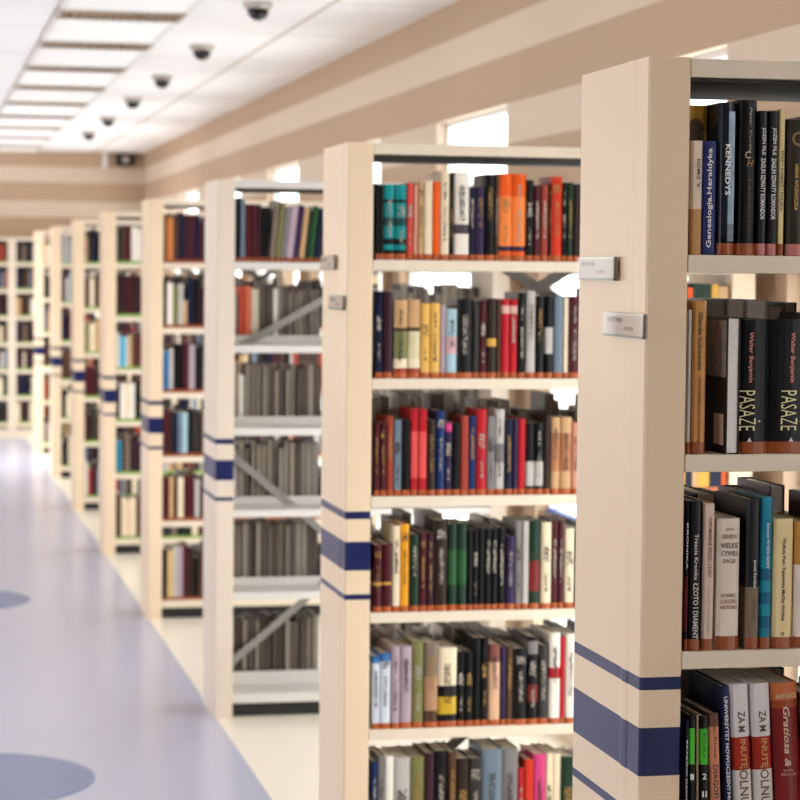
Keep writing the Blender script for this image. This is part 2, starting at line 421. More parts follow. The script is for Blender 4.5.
def book_poly(w, d, round_):
    t = 0.0022; b = round_
    pts = [(0, d), (0, 0.004)]
    n = 6
    for i in range(1, n):
        f = i / n
        pts.append((w * f, 0.004 - 0.004 * min(1, math.sin(math.pi * f) * 2.2) - b * math.sin(math.pi * f)))
    pts += [(w, 0.004), (w, d), (w - t, d), (w - t, 0.006), (t, 0.006), (t, d)]
    return pts
def make_book(w, h, d, col, segs=None, tape=M_TAPE, tape_h=0.019, round_=0.0012, paper=M_PAPER, label=None, group=None, name='book', gloss=0.35):
    """spine at y = 0 facing -y, origin at the foot of the spine's near edge"""
    r = empty(name)
    sg = [(0.0, h, cover(col, gloss))] if not segs else [(a * h, b * h, cover(c, gloss)) for a, b, c in segs]
    poly = book_poly(w, d, round_)
    MB().prism(poly, sg).build('cover', r)
    t = 0.0024
    if w > 2 * t + 0.001: MB().box(t, w - t, 0.0065, d - 0.003, 0.002, h - 0.003, paper).build('page_block', r)
    if tape is not None:
        n = 6; front = [p for p in poly[1:n + 2]]
        out = [(x + (-0.0004 if i == 0 else 0.0004 if i == len(front) - 1 else 0), y - 0.0005) for i, (x, y) in enumerate(front)]
        inn = [(x, y - 0.0001) for x, y in front]
        MB().prism(out + list(reversed(inn)), [(0.0004, tape_h, tape)]).build('spine_label', r)
    return tag(r, label, 'book', group)
def put(o, x, y, z, tilt=0.0, rz=0.0):
    o.location = (x, y, z); o.rotation_euler = (0, tilt, rz); return o
ROW = ['top', 'second', 'third', 'fourth', 'fifth', 'bottom']

# ---- front bookcase, spine by spine (px steps of the row measured as lengths along the board)
YA = YS[0]
AX = [(690, 1.2339, .001716), (686, 1.2325, .001725), (684, 1.2344, .001733), (684, 1.2398, .001742)]
AZ = .00164
def a_text(o, w, txts, rb=0.0012):
    for (body, way, fx, z, ln, ht, col, sh) in txts:
        lettering(body, spine_frame(w * fx, -rb - 0.0006 if abs(fx - .5) < .3 else -0.0004, z, way), ln, ht, material('ink_%d_%d_%d' % col, col, 0.5), o, sh)
def a_book(row, u0, u1, hpx, col, label, d=0.16, yoff=0.006, tilt=0.0, txts=(), **kw):
    ur, xr, m = AX[row]
    w = (u1 - u0) * m - 0.0006; h = hpx * AZ
    o = make_book(w, h, d, col, label=label, group='books on the %s shelf of the front bookcase' % ROW[row], **kw)
    put(o, xr + (u0 - ur) * m, YA + yoff, LV[row] + 0.0005, tilt)
    a_text(o, w, txts, kw.get('round_', 0.0012))
    return o
P = AZ
WH, GO, DK = (232, 230, 226), (206, 166, 84), (52, 40, 34)
# top shelf
a_book(0, 690.6, 702, 112, 'cream', 'small cream and tan book beside the post on the top shelf of the front bookcase', d=0.045, segs=[(0, .4, (190, 140, 92)), (.4, 1, (226, 208, 186))], tape=None,
       txts=[('A. ZIMON', 'up', .6, 80 * P, 28 * P, .006, DK, 0)])
a_book(0, 702, 716.3, 112, (34, 44, 104), 'slim royal blue book with white lettering and no tape on the top shelf', d=0.045, tape=None, txts=[('Genealogia.Heraldyka', 'up', .48, 56 * P, 98 * P, .0105, WH, 0)])
g = a_book(0, 690.6, 716, 149, 'ochre', 'gold book with a dark oval portrait, standing behind the small blue book', d=0.12, yoff=0.056, tape=None)
w = 25.4 * .001716; op = MB()
pts = [(w * .5 + .0155 * math.cos(2 * math.pi * i / 28), .0245 * math.sin(2 * math.pi * i / 28)) for i in range(28)]
n0 = len(op.v); op.v += [(x, -0.0014, 121 * P + z) for x, z in pts] + [(x, -0.0024, 121 * P + z) for x, z in pts]; k_ = op.mi(material('dark_portrait', (92, 74, 54), 0.5, noise=0.85, nscale=130))
op.f.append(tuple(28 + i for i in range(28))); op.m.append(k_)
for i in range(28): op.f.append((i, (i + 1) % 28, 28 + (i + 1) % 28, 28 + i)); op.m.append(k_)
op.build('cover_portrait', g)
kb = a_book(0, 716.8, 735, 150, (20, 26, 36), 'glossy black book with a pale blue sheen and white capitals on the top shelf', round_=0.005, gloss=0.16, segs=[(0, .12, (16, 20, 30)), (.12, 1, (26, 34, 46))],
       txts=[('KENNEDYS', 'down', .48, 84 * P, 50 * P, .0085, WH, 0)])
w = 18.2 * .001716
MB().prism([(w * .5, -.0053), (w * .84, -.0040), (w * .84, -.0032), (w * .5, -.0045)], [(.022, .05, material('spine_sheen_dim', (58, 80, 102), .2, noise=.7, nscale=70)), (.05, .232, material('spine_sheen', (104, 132, 158), .2, noise=.65, nscale=55))]).build('spine_sheen', kb)  # pale blue sheen of the glossy spine, painted on as a strip
a_book(0, 735.4, 755.6, 153, 'black', 'tallest black book with a gilt monogram on the top shelf of the front bookcase', round_=0.004,
       txts=[('Peter Curtis', 'down', .62, 124 * P, 44 * P, .004, (150, 140, 128), 0.2), ('C', 'flat', .5, 99 * P, .010, .012, (196, 178, 148), 0), ('H', 'flat', .62, 91 * P, .012, .011, (150, 104, 62), 0.3), ('DZIEDZICTWO', 'down', .6, 45 * P, 60 * P, .0035, (96, 84, 74), 0)])
for q, (u0, u1) in enumerate(((756, 766.2), (766.6, 777))):
    a_book(0, u0, u1, 143, (22, 20, 28), ('black book with bold white capitals, the one next to the gilt monogram book', 'black book with bold white capitals, the one next to the thin cream book')[q], tape=M_TAPEP,
           txts=[('JOZEN FILE', 'down', .55, 113 * P, 27 * P, .0075, WH, 0), ('ZAGLIN SZWATY KOMANDOR', 'down', .55, 66 * P, 61 * P, .0075, WH, 0)])
a_book(0, 777.3, 784, 145, (224, 204, 150), 'thin pale yellow book between black books on the top shelf of the front bookcase', txts=[('STARY KAMIEŃ I POLSKA', 'down', .55, 74 * P, 60 * P, .006, (92, 78, 50), 0)])
o = a_book(0, 786, 807, 135, (48, 42, 32), 'dark olive book with gold lettering and ornament on the top shelf', tape=M_TAPEP, round_=.003,
       txts=[('NIMAR WOZNIESZKA', 'down', .42, 68 * P, 46 * P, .006, GO, 0), ('O', 'flat', .5, 116 * P, .024, .024, (130, 96, 56), 0)])
a_book(0, 807.5, 822, 140, 'maroon', 'plain maroon book past the olive gilt book on the top shelf')
# second shelf
a_book(1, 686.4, 690.6, 143, 'light grey', 'very thin grey book against the post on the second shelf of the front bookcase')
a_book(1, 691.6, 705.4, 152, (196, 138, 76), 'tall orange-tan book with dark lettering on the second shelf of the front bookcase', txts=[('Glenda Sobowska', 'down', .5, 112 * P, 58 * P, .0075, DK, 0), ('OPOWIEŚCI NA WCZORAJ', 'down', .5, 44 * P, 64 * P, .008, (88, 54, 20), 0)])
# book turned with its page edges out, painted cover showing
ur, xr, m = AX[1]
w = 13.2 * m; h = 136 * P; d = 0.155
o = make_book(w, h, d, (44, 30, 24), tape=None, paper=M_PAPERW, label='book shelved backwards with white page edges out and a painted cover', group='books on the second shelf of the front bookcase')
put(o, xr + (735.6 - ur) * m, YA + d - 0.008, LV[1] + 0.0005, 0, math.pi)
MB().box(w, w + 0.0006, 0.03, d - 0.004, h * .56, h * .975, material('painted_cover', (150, 136, 128), 0.4, noise=0.8, nscale=42)).build('cover_picture', o)
MB().box(w, w + 0.0006, d - 0.058, d - 0.012, 0.014, h * .29, material('cover_label', (206, 182, 164), 0.5, noise=0.3, nscale=60)).build('cover_label', o)
for q, (u0, u1) in enumerate(((737, 768.4), (769, 811))):
    a_book(1, u0, u1, 134, (18, 19, 24), ('thick black book with tall pale capitals beside the white page edges', 'thick black book with tall pale capitals, the farther of the matching pair')[q], round_=.004, tape_h=.0195,
           txts=[('Walter Benjamin', 'down', (.36, .5)[q], 96 * P, 50 * P, .0095, (216, 138, 122), 0.1), ('PASAŻE', 'down', (.36, .5)[q], 43 * P, 40 * P, .037, (232, 226, 172), 0), ('▲', 'flat', (.36, .5)[q], 14 * P, .008, .007, (224, 206, 196), 0)])
a_book(1, 812, 826, 140, 'dark grey', 'dark grey book past the thick matching pair on the second shelf')
# third shelf
a_book(2, 684.3, 687.4, 150, (26, 18, 20), 'thin black book with red lower half against the post on the third shelf', txts=[('KRONIKA', 'down', .5, 105 * P, 46 * P, .003, WH, 0)], segs=[(0, .13, 'black'), (.13, .5, (96, 24, 28)), (.5, 1, 'black')])
a_book(2, 687.8, 700.6, 150, (22, 20, 24), 'black book with long white lettering on the third shelf of the front bookcase', txts=[('Trzecia Kronika', 'down', .55, 94 * P, 46 * P, .006, (206, 200, 196), 0), ('ŁZOTO I DIAMENT', 'down', .55, 40 * P, 56 * P, .0085, (206, 200, 196), 0)])
a_book(2, 702, 713.4, 147, (222, 198, 178), 'pinkish cream book with red-brown lettering on the third shelf of the front bookcase', txts=[('WSPOMNIENIE SPRZED CZASU', 'down', .55, 104 * P, 60 * P, .006, (120, 62, 48), 0), ('wybór opowieści', 'down', .5, 40 * P, 46 * P, .005, (176, 160, 140), 0)])
a_book(2, 716, 738.6, 132, (226, 214, 200), 'wide white book with stacked grey capitals on the third shelf of the front bookcase', tape_h=.023, round_=.002,
       txts=[('JAN', 'flat', .5, 121 * P, .014, .006, (150, 132, 122), 0), ('KIENIEW', 'flat', .5, 114 * P, .027, .007, (150, 132, 122), 0), ('WIELKIE', 'flat', .5, 105 * P, .030, .0085, (122, 104, 94), 0), ('CYWILI', 'flat', .5, 97 * P, .028, .0085, (122, 104, 94), 0), ('ZACJE', 'flat', .5, 89 * P, .022, .0085, (122, 104, 94), 0),
             ('KONIEC', 'flat', .5, 55 * P, .026, .006, (168, 112, 98), 0), ('LUDZKI', 'flat', .5, 49 * P, .027, .006, (168, 112, 98), 0), ('HISTORII', 'flat', .5, 43 * P, .028, .006, (168, 112, 98), 0)])
a_book(2, 745, 758.8, 151, (24, 24, 30), 'tall book half black and half taupe on the third shelf of the front bookcase', segs=[(0, .415, (126, 108, 90)), (.415, 1, (24, 24, 32))],
       txts=[('Janusz Kordasz', 'down', .6, 76 * P, 28 * P, .006, WH, 0), ('WYBÓR', 'down', .6, 40 * P, 22 * P, .007, (86, 72, 60), 0)])
sg = [(0, .14, (16, 120, 146))]
z_ = .14
for q in range(6): sg.append((z_, z_ + .078, ((14, 92, 128), (22, 140, 164))[q % 2])); z_ += .078
sg.append((z_, 1, (20, 126, 156)))
a_book(2, 759.2, 771, 153, 'teal', 'tall teal book with darker stripes on its lower half on the third shelf', segs=sg, paper=M_PAPERW, txts=[('Seweryn WYSPA NOCY', 'down', .55, 104 * P, 46 * P, .006, WH, 0)])
a_book(2, 772, 792.2, 131, (234, 212, 160), 'wide pale yellow book with dark lettering on the third shelf of the front bookcase', txts=[('Wyższa Pani. Tajemnica Maćka Wróbla', 'down', .5, 70 * P, 84 * P, .0085, DK, 0), ('o', 'flat', .5, 15 * P, .006, .006, DK, 0)])
a_book(2, 793.4, 811, 128, 'white', 'book half gold-brown and half white on the third shelf of the front bookcase', segs=[(0, .66, (228, 214, 200)), (.66, 1, (188, 136, 66))], txts=[('Podróż do ogrodu', 'up', .45, 48 * P, 56 * P, .006, DK, 0)])
# fourth shelf (leaning a little)
a_book(3, 684, 687.6, 125, 'navy', 'thin navy book against the post on the fourth shelf of the front bookcase', txts=[('KRAKÓW DAWNY', 'down', .5, 70 * P, 70 * P, .0035, WH, 0)])
GB = [(0, .62, 'black'), (.62, .9, (72, 190, 46)), (.9, 1, 'black')]
a_book(3, 688.6, 695.6, 130, 'black', 'black volume with a green block beside the thin navy book on the fourth shelf', segs=GB, tilt=-.012, txts=[('1', 'flat', .45, 68 * P, .006, .010, WH, 0)])
a_book(3, 696.4, 699.0, 131, (168, 142, 104), 'very thin tan booklet between two green and black volumes', tape=None, tilt=-.016)
a_book(3, 700, 709.4, 129, 'black', 'black volume with a green block beside the salmon book on the fourth shelf', segs=GB, tilt=-.022,
       txts=[('2', 'flat', .5, 68 * P, .008, .010, WH, 0), ('POLSKA', 'down', .5, 99 * P, 26 * P, .005, (24, 60, 20), 0), ('II', 'flat', .5, 50 * P, .008, .010, WH, 0)])
a_book(3, 711.6, 722.4, 131, (214, 138, 104), 'salmon-orange book with a brown head on the fourth shelf of the front bookcase', segs=[(0, .9, (214, 138, 104)), (.9, 1, (106, 66, 50))], tilt=-.042,
       txts=[('DIAGOFI LUDZIE', 'down', .5, 46 * P, 66 * P, .0085, DK, 0), ('Jan Kotus', 'down', .5, 104 * P, 36 * P, .0065, (110, 62, 46), 0)])
a_book(3, 726.2, 734.4, 158, (24, 34, 78), 'leaning navy book with white lettering on the fourth shelf of the front bookcase', tilt=-.052, txts=[('UNIWERSYTET NOWOCZESNY', 'down', .5, 100 * P, 96 * P, .006, WH, 0), ('Marek', 'down', .5, 40 * P, 22 * P, .005, WH, 0)])
for q, (u0, u1) in enumerate(((735.6, 754.2), (756.2, 775.4))):
    a_book(3, u0, u1, 160, 'white', ('leaning white book with a red band on the fourth shelf, beside the navy one', 'leaning white book with a red band on the fourth shelf, beside the crimson one')[q], tilt=-.058, round_=.002, paper=M_PAPERW,
           segs=[(0, .455, (222, 214, 210)), (.455, .665, (160, 42, 24)), (.665, 1, (218, 212, 216))],
           txts=[('ZA M', 'down', .55, 122 * P, 21 * P, .012, (96, 74, 50), 0), ('INUTĘ', 'down', .55, 89 * P, 30 * P, .013, (196, 140, 66), 0), ('OLNU', 'down', .55, 55 * P, 36 * P, .015, (110, 84, 56), 0)])
a_book(3, 777.4, 803.4, 160, (124, 30, 30), 'wide crimson book with an orange head and script lettering on the fourth shelf', tilt=-.06, round_=.004, segs=[(0, .84, (124, 30, 30)), (.84, .89, (150, 66, 36)), (.89, 1, (190, 104, 60))],
       txts=[('ANMARIS', 'flat', .5, 147 * P, .036, .009, (216, 190, 140), 0), ('Gratiosa &', 'down', .5, 105 * P, 62 * P, .011, (222, 190, 168), .3), ('KLARA', 'flat', .5, 71 * P, .016, .0045, (196, 140, 120), 0), ('FERGACZ', 'flat', .5, 67 * P, .026, .0045, (196, 140, 120), 0)])
a_book(3, 805, 822, 150, 'brown', 'plain brown book past the wide crimson one on the fourth shelf', tilt=-.06)

# ---- back row of the front bookcase: page edges to the camera
def back_row(unit, row, x, items, lab):
    for k, (w, h, col, paper, dpt) in enumerate(items):
        o = make_book(w - .0006, h, dpt, col, tape=None, paper=paper, label=lab % (ORD[k]), group='back row of the %s shelf of the %s bookcase' % (ROW[row], UNIT[unit]))
        put(o, x + w, YS[unit] + DEP - 0.004, LV[row] + .0005, 0, math.pi)
        x += w + .0004
    return x
rr = random.Random(5)
def back_items(n, cols, hs, ws=(.02, .032), papers=(M_PAPERG, M_PAPER)):
    return [(rr.uniform(*ws), rr.uniform(*hs), rr.choice(cols), rr.choice(papers), rr.uniform(.155, .18)) for _ in range(n)]
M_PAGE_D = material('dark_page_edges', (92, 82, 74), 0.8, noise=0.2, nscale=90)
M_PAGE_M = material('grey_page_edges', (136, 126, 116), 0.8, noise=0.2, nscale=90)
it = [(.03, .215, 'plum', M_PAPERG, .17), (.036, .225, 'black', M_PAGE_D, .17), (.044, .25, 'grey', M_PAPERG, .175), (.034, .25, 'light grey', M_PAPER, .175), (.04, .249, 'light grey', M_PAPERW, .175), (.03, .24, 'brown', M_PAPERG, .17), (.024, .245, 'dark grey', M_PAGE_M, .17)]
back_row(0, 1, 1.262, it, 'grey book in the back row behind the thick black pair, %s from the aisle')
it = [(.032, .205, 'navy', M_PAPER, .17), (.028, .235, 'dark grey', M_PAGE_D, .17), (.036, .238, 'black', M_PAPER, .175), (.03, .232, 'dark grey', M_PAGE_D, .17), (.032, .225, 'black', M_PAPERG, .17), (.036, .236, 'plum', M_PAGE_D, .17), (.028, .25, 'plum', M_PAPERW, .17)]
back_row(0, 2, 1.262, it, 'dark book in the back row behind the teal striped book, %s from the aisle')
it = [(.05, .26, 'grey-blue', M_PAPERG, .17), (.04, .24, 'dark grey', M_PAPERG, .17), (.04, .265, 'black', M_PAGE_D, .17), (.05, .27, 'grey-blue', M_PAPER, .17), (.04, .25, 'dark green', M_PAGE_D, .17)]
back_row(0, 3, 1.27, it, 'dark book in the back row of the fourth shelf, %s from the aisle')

# ---- second bookcase: every spine on its six shelves; c = steps of .95 mm along the board
YB2 = YS[1]
B = {
 0: (192.6, 1.2358, .000953, 380, [
  (195, 205, 'black', 160), (205, 217, 'black', 165), (218, 251, 'teal', 160), (252, 285, 'teal', 160), (286, 304, 'coral red', 155), (305, 317, 'salmon', 160), (318, 335, 'tan', 152), (336, 360, 'cream', 148),
  (361, 382, 'orange', 150), (383, 410, 'cream', 118), (411, 424, 'black', 125), (425, 468, 'white', 120), (470, 486, 'navy', 165), (487, 514, 'purple', 163), (515, 545, 'black', 125), (546, 556, 'brown', 130),
  (557, 596, 'orange', 122), (597, 637, 'orange', 123), (638, 660, 'black', 140), (661, 682, 'maroon', 155), (683, 704, 'red-brown', 153), (705, 712, 'black', 150), (713, 745, 'vermilion', 128), (746, 760, 'black', 145),
  (761, 780, 'dark green', 145), (781, 800, 'dark brown', 150)]),
 1: (192.6, 1.2387, .000956, 725, [
  (193, 215, 'navy', 470), (216, 245, 'plum', 472), (247, 286, 'tan', 495), (287, 325, 'tan', 494), (326, 352, 'yellow', 505), (353, 382, 'yellow', 504), (383, 400, 'lilac', 510), (401, 432, 'pale blue', 520),
  (433, 478, 'black', 490), (479, 499, 'dark grey', 500), (500, 520, 'maroon', 495), (521, 550, 'dark brown', 488), (551, 562, 'brown', 492), (563, 588, 'red', 490), (589, 612, 'red', 491), (614, 637, 'black', 470), (638, 665, 'light grey', 465),
  (666, 692, 'black', 480), (693, 719, 'black', 480), (720, 749, 'grey-blue', 478), (750, 765, 'cream', 484), (766, 800, 'maroon', 480)]),
 2: (192.6, 1.2416, .000959, 365, [
  (190, 206, 'maroon', 150), (207, 226, 'maroon', 150), (227, 246, 'red-brown', 130), (247, 270, 'grey-blue', 140), (271, 295, 'black', 140), (296, 319, 'red', 108), (320, 343, 'red', 109), (344, 370, 'dark brown', 140),
  (371, 396, 'blue', 115), (397, 418, 'purple', 150), (419, 443, 'black', 150), (444, 467, 'red-brown', 130), (468, 489, 'blue', 130), (490, 520, 'red', 110), (521, 544, 'grey', 130), (545, 573, 'light grey', 110),
  (575, 598, 'navy', 140), (599, 613, 'purple', 140), (614, 636, 'red', 138), (638, 662, 'black', 150), (663, 690, 'black', 150), (691, 711, 'dark brown', 130), (712, 739, 'tan', 135), (740, 774, 'tan', 135), (775, 800, 'salmon', 150)]),
 3: (192.6, 1.2444, .000962, 710, [
  (188, 213, 'maroon', 510), (214, 242, 'maroon', 508), (243, 265, 'cream', 455), (266, 292, 'amber', 450), (294, 321, 'dark green', 480), (322, 342, 'maroon', 475), (343, 365, 'plum', 475), (366, 404, 'dark brown', 440),
  (405, 433, 'green', 450), (434, 462, 'green', 450), (463, 479, 'black', 470), (480, 495, 'black', 470), (496, 514, 'black', 465), (515, 533, 'black', 466), (534, 553, 'black', 465), (554, 576, 'black', 464), (578, 604, 'purple', 490),
  (605, 625, 'grey', 445), (626, 645, 'light grey', 446), (646, 680, 'dark green', 445), (682, 712, 'cream', 450), (713, 733, 'maroon', 445), (734, 750, 'maroon', 446), (752, 783, 'cream', 470), (784, 802, 'black', 470)]),
 4: (192.6, 1.2474, .000965, 500, [
  (184, 205, 'pale blue', 282), (206, 237, 'pale blue', 275), (238, 264, 'lilac', 255), (265, 299, 'lilac', 255), (300, 334, 'olive', 240), (336, 375, 'taupe', 245), (377, 431, 'cream', 262), (433, 456, 'black', 275), (457, 480, 'black', 276),
  (481, 502, 'black', 235), (503, 525, 'black', 236), (526, 560, 'salmon', 255), (561, 578, 'purple', 265), (579, 598, 'brown', 262), (600, 640, 'black', 270), (641, 672, 'black', 235), (673, 704, 'dark grey', 260), (706, 738, 'white', 225),
  (739, 754, 'red', 240), (755, 785, 'white', 230), (786, 800, 'cream', 240)]),
 5: (192.6, 1.2505, .000968, 988, [
  (182, 200, 'blue', 655), (201, 219, 'grey', 640), (220, 245, 'white', 640), (246, 294, 'light grey', 645), (295, 335, 'olive', 645), (336, 365, 'plum', 635), (366, 404, 'black', 630), (405, 430, 'brown', 636), (431, 467, 'dark brown', 655),
  (468, 505, 'dark grey', 655), (506, 564, 'grey-blue', 630), (565, 612, 'grey', 630), (613, 632, 'red', 690), (633, 657, 'vermilion', 665), (658, 695, 'pink', 650), (696, 717, 'cream', 650), (718, 740, 'cream', 651), (742, 785, 'dark green', 660)]),
}
def bsegs(row, k, col):
    if row == 0 and col == 'teal': return [(0, .07, 'teal'), (.07, .13, 'black'), (.13, .2, 'teal'), (.2, .28, 'black'), (.28, .45, 'teal'), (.45, .56, (14, 70, 72)), (.56, .76, 'teal'), (.76, .8, 'black'), (.8, 1, 'teal')]
    if row == 0 and col == 'orange' and k > 10: return [(0, .11, 'orange'), (.11, .17, (46, 30, 60)), (.17, .74, (242, 132, 60)), (.74, 1, 'orange')]
    if row == 0 and k == 11: return [(0, .3, 'white'), (.3, .41, (70, 62, 66)), (.41, 1, 'white')]
    if row == 1 and col == 'tan': return [(0, .13, (150, 60, 40)), (.13, .25, 'cream'), (.25, .6, ((120, 124, 78), (212, 200, 160))[k % 2]), (.6, .65, 'brown'), (.65, 1, 'tan')]
    if row == 1 and col == 'red': return [(0, .82, 'red'), (.82, .92, (214, 170, 160)), (.92, 1, 'red')]
    if row == 1 and col == 'dark brown': return [(0, .4, 'dark brown'), (.4, .5, 'ochre'), (.5, 1, 'dark brown')]
    if row == 1 and k == 18: return [(0, .3, 'black'), (.3, .62, 'light grey'), (.62, 1, 'black')]
    if row == 1 and col == 'pale blue': return [(0, .35, 'pale blue'), (.35, .6, (212, 170, 176)), (.6, 1, 'pale blue')]
    if row == 2 and col == 'red' and k in (5, 6): return [(0, .2, 'red'), (.2, .74, (220, 80, 78)), (.74, 1, 'red')]
    if row == 2 and k == 9: return [(0, .88, 'purple'), (.88, 1, 'pink')]
    if row == 2 and k in (19, 20): return [(0, .12, 'black'), (.12, .46, 'light grey'), (.46, 1, 'black')]
    if row == 2 and k == 15: return [(0, .38, 'light grey'), (.38, .6, 'grey'), (.6, 1, 'light grey')]
    if row == 2 and k in (22, 23): return [(0, .3, 'tan'), (.3, .8, (178, 120, 82)), (.8, 1, 'tan')]
    if row == 3 and col == 'maroon' and k < 2: return [(0, .4, 'maroon'), (.4, .44, 'ochre'), (.44, 1, 'maroon')]
    if row == 3 and col == 'green': return [(0, .3, 'dark green'), (.3, .7, 'green'), (.7, 1, 'dark green')]
    if row == 3 and k == 19: return [(0, .2, 'dark green'), (.2, .55, (120, 36, 34)), (.55, 1, 'dark green')]
    if row == 4 and k < 2: return [(0, .9, (206, 214, 224)), (.9, 1, (60, 110, 170))]
    if row == 4 and k == 6: return [(0, .16, 'black'), (.16, .38, (196, 160, 40)), (.38, .52, 'black'), (.52, 1, 'cream')]
    if row == 4 and k == 5: return [(0, .2, 'brown'), (.2, .6, (170, 130, 100)), (.6, 1, 'taupe')]
    if row == 4 and col == 'salmon': return [(0, .78, (214, 170, 138)), (.78, 1, (120, 70, 60))]
    if row == 4 and k == 15: return [(0, .25, 'black'), (.25, .45, (110, 40, 34)), (.45, .8, 'black'), (.8, .95, 'grey'), (.95, 1, 'black')]
    if row == 4 and k == 17: return [(0, .5, 'white'), (.5, .62, 'red'), (.62, 1, 'white')]
    return None
def far_lettering_mat(name, col):
    m = bpy.data.materials.new(name); m.use_nodes = True; nt = m.node_tree; b = nt.nodes['Principled BSDF']; b.inputs['Base Color'].default_value = rgb(col)
    tc = nt.nodes.new('ShaderNodeTexCoord'); mp = nt.nodes.new('ShaderNodeMapping'); mp.inputs['Scale'].default_value = (300, 300, 150); nz = nt.nodes.new('ShaderNodeTexNoise'); nz.inputs['Scale'].default_value = 1.0
    nt.links.new(tc.outputs['Object'], mp.inputs[0]); nt.links.new(mp.outputs[0], nz.inputs['Vector'])
    g = nt.nodes.new('ShaderNodeMath'); g.operation = 'GREATER_THAN'; g.inputs[1].default_value = 0.53; nt.links.new(nz.outputs['Fac'], g.inputs[0])
    t = nt.nodes.new('ShaderNodeBsdfTransparent'); mx = nt.nodes.new('ShaderNodeMixShader'); nt.links.new(g.outputs[0], mx.inputs[0]); nt.links.new(t.outputs[0], mx.inputs[1]); nt.links.new(b.outputs[0], mx.inputs[2])
    nt.links.new(mx.outputs[0], nt.nodes['Material Output'].inputs[0]); return m
L_WHITE, L_GOLD, L_DARK = far_lettering_mat('pale_lettering', (168, 160, 148)), far_lettering_mat('gilt_lettering', (158, 120, 60)), far_lettering_mat('dark_lettering', (50, 38, 32))
def far_lettering(o, w, h, col):
    lum = sum(PAL[col]) / 3
    ink = L_DARK if lum > 120 else rr.choice((L_WHITE, L_WHITE, L_GOLD))
    yb = -(.0042 if w > .024 else .0022)
    for z0, z1, fw in rr.choice((((.3, .8, .34),), ((.22, .6, .3), (.68, .88, .22)), ((.45, .85, .4),), ((.55, .72, .6), (.2, .4, .25)), ((.8, .9, .7), (.3, .7, .3)))):
        MB().box(w * (.5 - fw / 2), w * (.5 + fw / 2), yb, yb + .0004, h * z0, h * z1, ink).build('title_lettering', o)
for row, (c0, xr, m, vb, items) in B.items():
    for k, (a, b, col, top) in enumerate(items):
        w = (b - a) * m + .0002; h = min((vb - top) * .00093, .288 if row < 5 else .345)
        size = 'thick ' if w > .036 else ('slim ' if w < .017 else '')
        lab = '%s%s book, %s from the aisle on the %s shelf of the second bookcase' % (size, col, ORD[k], ROW[row])
        o = make_book(w, h, rr.uniform(.13, .175), col, segs=bsegs(row, k, col), tape=M_TAPEO, tape_h=.016 if row < 5 else .02, round_=.003 if w > .024 else .0012, label=lab, group='books on the %s shelf of the second bookcase' % ROW[row])
        if rr.random() < .72: far_lettering(o, w, h, col)
        put(o, xr + (a - c0) * m, YB2 + .006 + rr.uniform(0, .004), LV[row] + .0005)

# ---- third bookcase: spines on its top shelf, page edges along its back row
C1 = [(55, 85, 'black', 75, 0), (86, 120, 'grey-blue', 85, 0), (121, 169, 'maroon', 125, 0), (170, 214, 'maroon', 126, 0), (215, 244, 'plum', 125, 0), (246, 270, 'black', 152, .03), (272, 296, 'black', 156, .05),
      (302, 345, 'taupe', 95, .1), (348, 384, 'olive', 110, .11), (388, 424, 'grey', 150, .11), (428, 486, 'lilac', 140, .11), (490, 530, 'purple', 128, .11), (534, 572, 'tan', 150, .11), (576, 604, 'dark green', 160, .11), (608, 644, 'green', 130, .11), (648, 700, 'navy', 165, .11)]
for k, (a, b, col, top, tilt) in enumerate(C1):
    w = (b - a) * .000509; h = min((580 - top) * .00049, .262)
    lab = '%s%s book, %s from the aisle on the top shelf of the third bookcase' % ('leaning ' if tilt else '', col, ORD[k])
    o = make_book(w, h, .16, col, tape=M_TAPE, tape_h=.016, label=lab, group='books on the top shelf of the third bookcase')
    put(o, 1.2362 + (a - 55) * .000509, YS[2] + .008, LV[0] + .0008 + w * math.sin(tilt), tilt)
GREYS = ['taupe', 'brown', 'dark grey', 'brown', 'dark brown', 'grey']
PG = (M_PAGE_M, M_PAGE_D, M_PAPERG, M_PAPERG)
x = back_row(2, 1, 1.245, [(.03, .19, 'brown', M_PAPERG, .17), (.026, .225, 'vermilion', material('red_edges', (190, 72, 50), .7), .17), (.024, .23, 'orange', material('salmon_edges', (214, 120, 90), .7), .17), (.03, .22, 'cream', M_PAPER, .17),
     (.03, .235, 'navy', M_PAGE_D, .17), (.026, .24, 'navy', M_PAGE_D, .17), (.02, .22, 'cream', M_PAPERW, .17)] + back_items(8, GREYS, (.2, .225), (.016, .024), PG), 'upright book on the second shelf of the third bookcase, %s from the aisle')
x = back_row(2, 2, 1.245, [(.032, .25, 'tan', M_PAPERG, .17), (.024, .2, 'white', M_PAPERW, .17)] + back_items(13, GREYS, (.215, .25), (.02, .028), PG), 'grey bound journal on the third shelf of the third bookcase, %s from the aisle')
x = back_row(2, 3, 1.245, [(.03, .22, 'white', M_PAPERW, .17)] + back_items(14, GREYS, (.225, .262), (.02, .028), PG), 'grey bound journal on the fourth shelf of the third bookcase, %s from the aisle')
x = back_row(2, 4, 1.245, back_items(15, GREYS, (.235, .262), (.02, .028), PG), 'grey bound journal on the fifth shelf of the third bookcase, %s from the aisle')
x = back_row(2, 5, 1.245, back_items(15, ['dark brown', 'brown', 'dark grey', 'taupe'], (.25, .275), (.02, .028), (M_PAGE_D, M_PAGE_D, M_PAPERG)), 'dark bound journal on the bottom shelf of the third bookcase, %s from the aisle')

